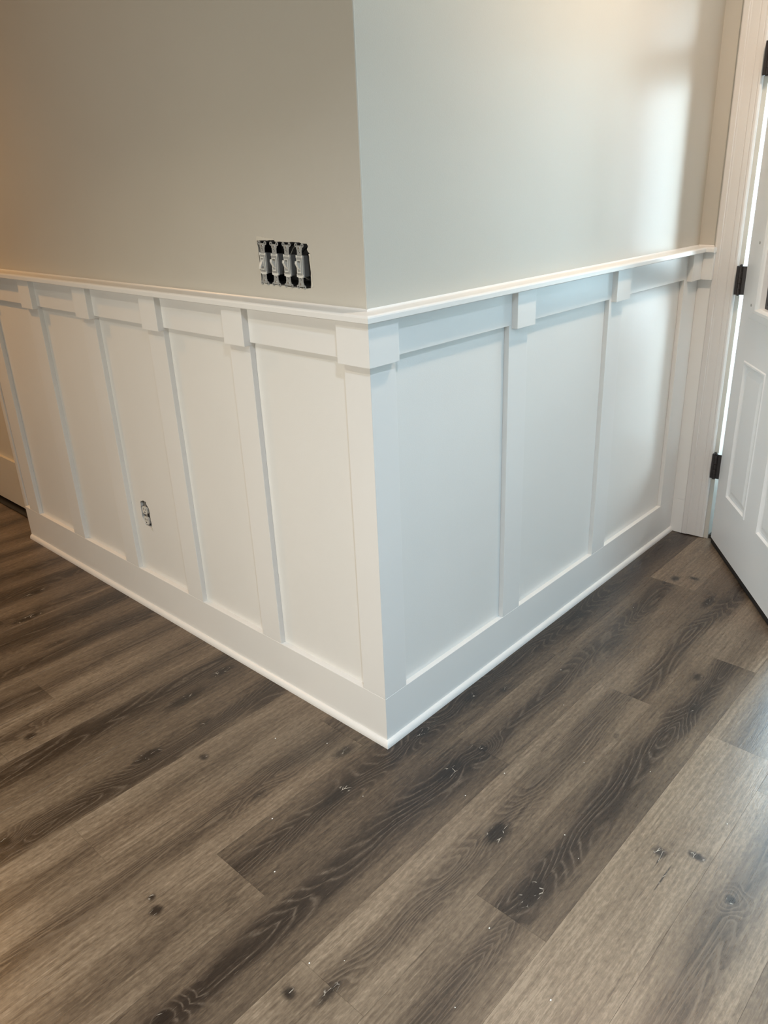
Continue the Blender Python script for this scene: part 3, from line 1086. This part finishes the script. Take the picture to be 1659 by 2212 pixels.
def downlight(x, y, power, col, label, size=.13, spread=180):
    t = tag(empty('ceiling_light', (x, y, ZTOP)), label, 'ceiling light', 'recessed ceiling lights')
    bm = bmesh.new()
    n = 32
    rs = [(.085, -.0005), (.085, -.004), (.062, -.007), (.060, -.0005)]
    loops = [[bm.verts.new((r * math.cos(2 * math.pi * i / n), r * math.sin(2 * math.pi * i / n), z)) for i in range(n)] for r, z in rs]
    for k in range(4):
        A, B = loops[k], loops[(k + 1) % 4]
        for i in range(n):
            bm.faces.new((A[i], A[(i + 1) % n], B[(i + 1) % n], B[i]))
    obj('trim_ring', bm, M['ceil'], t, True)
    bm = bmesh.new()
    cyl(bm, (0, 0, -.0008), (0, 0, -.0030), .0595, 32)
    obj('lens', bm, M['lens'], t)
    l = bpy.data.lights.new('ceiling_light_lamp', 'AREA')
    l.shape = 'DISK'
    l.size = size
    l.energy = power
    l.color = col
    l.spread = math.radians(spread)
    o = bpy.data.objects.new('lamp', l)
    COL.objects.link(o)
    o.parent = t
    o.location = (0, 0, -.02)
    return t


WARM = (1.0, 0.72, 0.44)
downlight(0.95, -0.60, 16.5, (1.0, 0.77, 0.58), 'recessed ceiling light above the right wall near the front door', spread=160)
downlight(-1.55, 0.45, 13, (1.0, 0.93, 0.77), 'recessed ceiling light over the room facing the left wall', spread=115)
downlight(-1.2, -1.5, 38, (0.72, 0.84, 1.0), 'added cool fill light above the middle of the room', spread=130)  # cool fill lamp added to lift both walls and the front floor
downlight(-0.95, 2.75, 19, (1.0, 0.50, 0.15), 'recessed ceiling light over the hall beside the left wall', spread=150)


# ------------------------------------------------------------------ outside the front door
bm = bmesh.new()
box(bm, FI, XR + TW + .03, 9, -7, 6, -.17, -.05, .0)
tag(obj('trim_5', bm, M['conc']), 'grey concrete porch outside the front door', 'porch', kind='structure')


sd = tag(empty('storm_door', (XR + TW + .012, -.585, 0)), 'white storm door with solid kick panel outside the front doorway', 'door')
FS = lambda s_, o_, z_: Vector((XR + TW + .016 - o_, -s_, z_))


def sbox(nm, s0, s1, o0, o1, za, zb, mat='door', bev=.002):
    bm = bmesh.new()
    box(bm, FS, s0, s1, o0, o1, za, zb, bev)
    return fix(obj(nm, bm, M[mat]), sd)


sbox('stile', DY0 + .02, DY0 + .075, -.03, 0, .02, 2.04)
sbox('stile', DY1 - .075, DY1 - .02, -.03, 0, .02, 2.04)
sbox('top_rail', DY0 + .0755, DY1 - .0755, -.03, 0, 1.97, 2.04)
sbox('kick_panel', DY0 + .0755, DY1 - .0755, -.028, -.002, .02, .33)
sbox('glass', DY0 + .0755, DY1 - .0755, -.017, -.013, .3305, 1.9695, 'clear', 0)


def shrub(x, y, r, h, lab, seed):
    t = tag(empty('shrub', (x, y, -.05)), lab, 'shrub', 'shrubs outside the front door')
    q = random.Random(seed)
    bm = bmesh.new()
    for i in range(7):
        a = q.uniform(0, 6.28)
        cyl(bm, (.03 * math.cos(a), .03 * math.sin(a), 0), (r * .6 * math.cos(a), r * .6 * math.sin(a), h * .8), .018, 7, .006)
    obj('stem', bm, M['bark'], t)
    bm = bmesh.new()
    for i in range(1500):
        th, ph = q.uniform(0, 6.28), math.acos(q.uniform(-1, 1))
        rr = q.uniform(.6, 1.0) * r
        c = Vector((rr * math.sin(ph) * math.cos(th), rr * math.sin(ph) * math.sin(th), h * .6 + rr * math.cos(ph) * h / r * .42))
        d = Vector((q.uniform(-1, 1), q.uniform(-1, 1), q.uniform(-.6, 1))).normalized()
        s = d.orthogonal().normalized()
        ln = q.uniform(.05, .09)
        vs = [bm.verts.new(c + v) for v in (-d * ln, s * ln * .45, d * ln, -s * ln * .45)]
        bm.faces.new(vs)
    tag(obj('foliage', bm, M['leaf'], t), kind='stuff')


shrub(5.6, 0.6, .55, 1.3, 'low green shrub beyond the front door glass', 1)

# ------------------------------------------------------------------ crumbs on the floor
bm = bmesh.new()
q = random.Random(9)
for (x, y) in [(-.03, -.30), (.27, -.47), (-.02, -.62), (.02, -.56), (-.30, -.57), (-.55, -.39), (-.60, -.34), (.10, -.33), (.35, -.62), (-.50, -.11),
               (-.40, .02), (.30, -.84), (-.2, -.1), (-.35, -.75), (-.48, -.62), (1.1, -.2), (.6, -.2), (.45, -.3), (-.2, .25), (-.12, .12)]:
    r = q.uniform(.0009, .0020)
    bmesh.ops.create_icosphere(bm, subdivisions=1, radius=r, matrix=Matrix.Translation((x, y, r * .5 + .0002)) @ Matrix.Diagonal((q.uniform(.8, 1.8), 1, .6, 1)))
tag(obj('paint_crumbs', bm, M['crumb']), 'tiny white paint crumbs scattered over the plank floor', 'crumbs', kind='stuff')
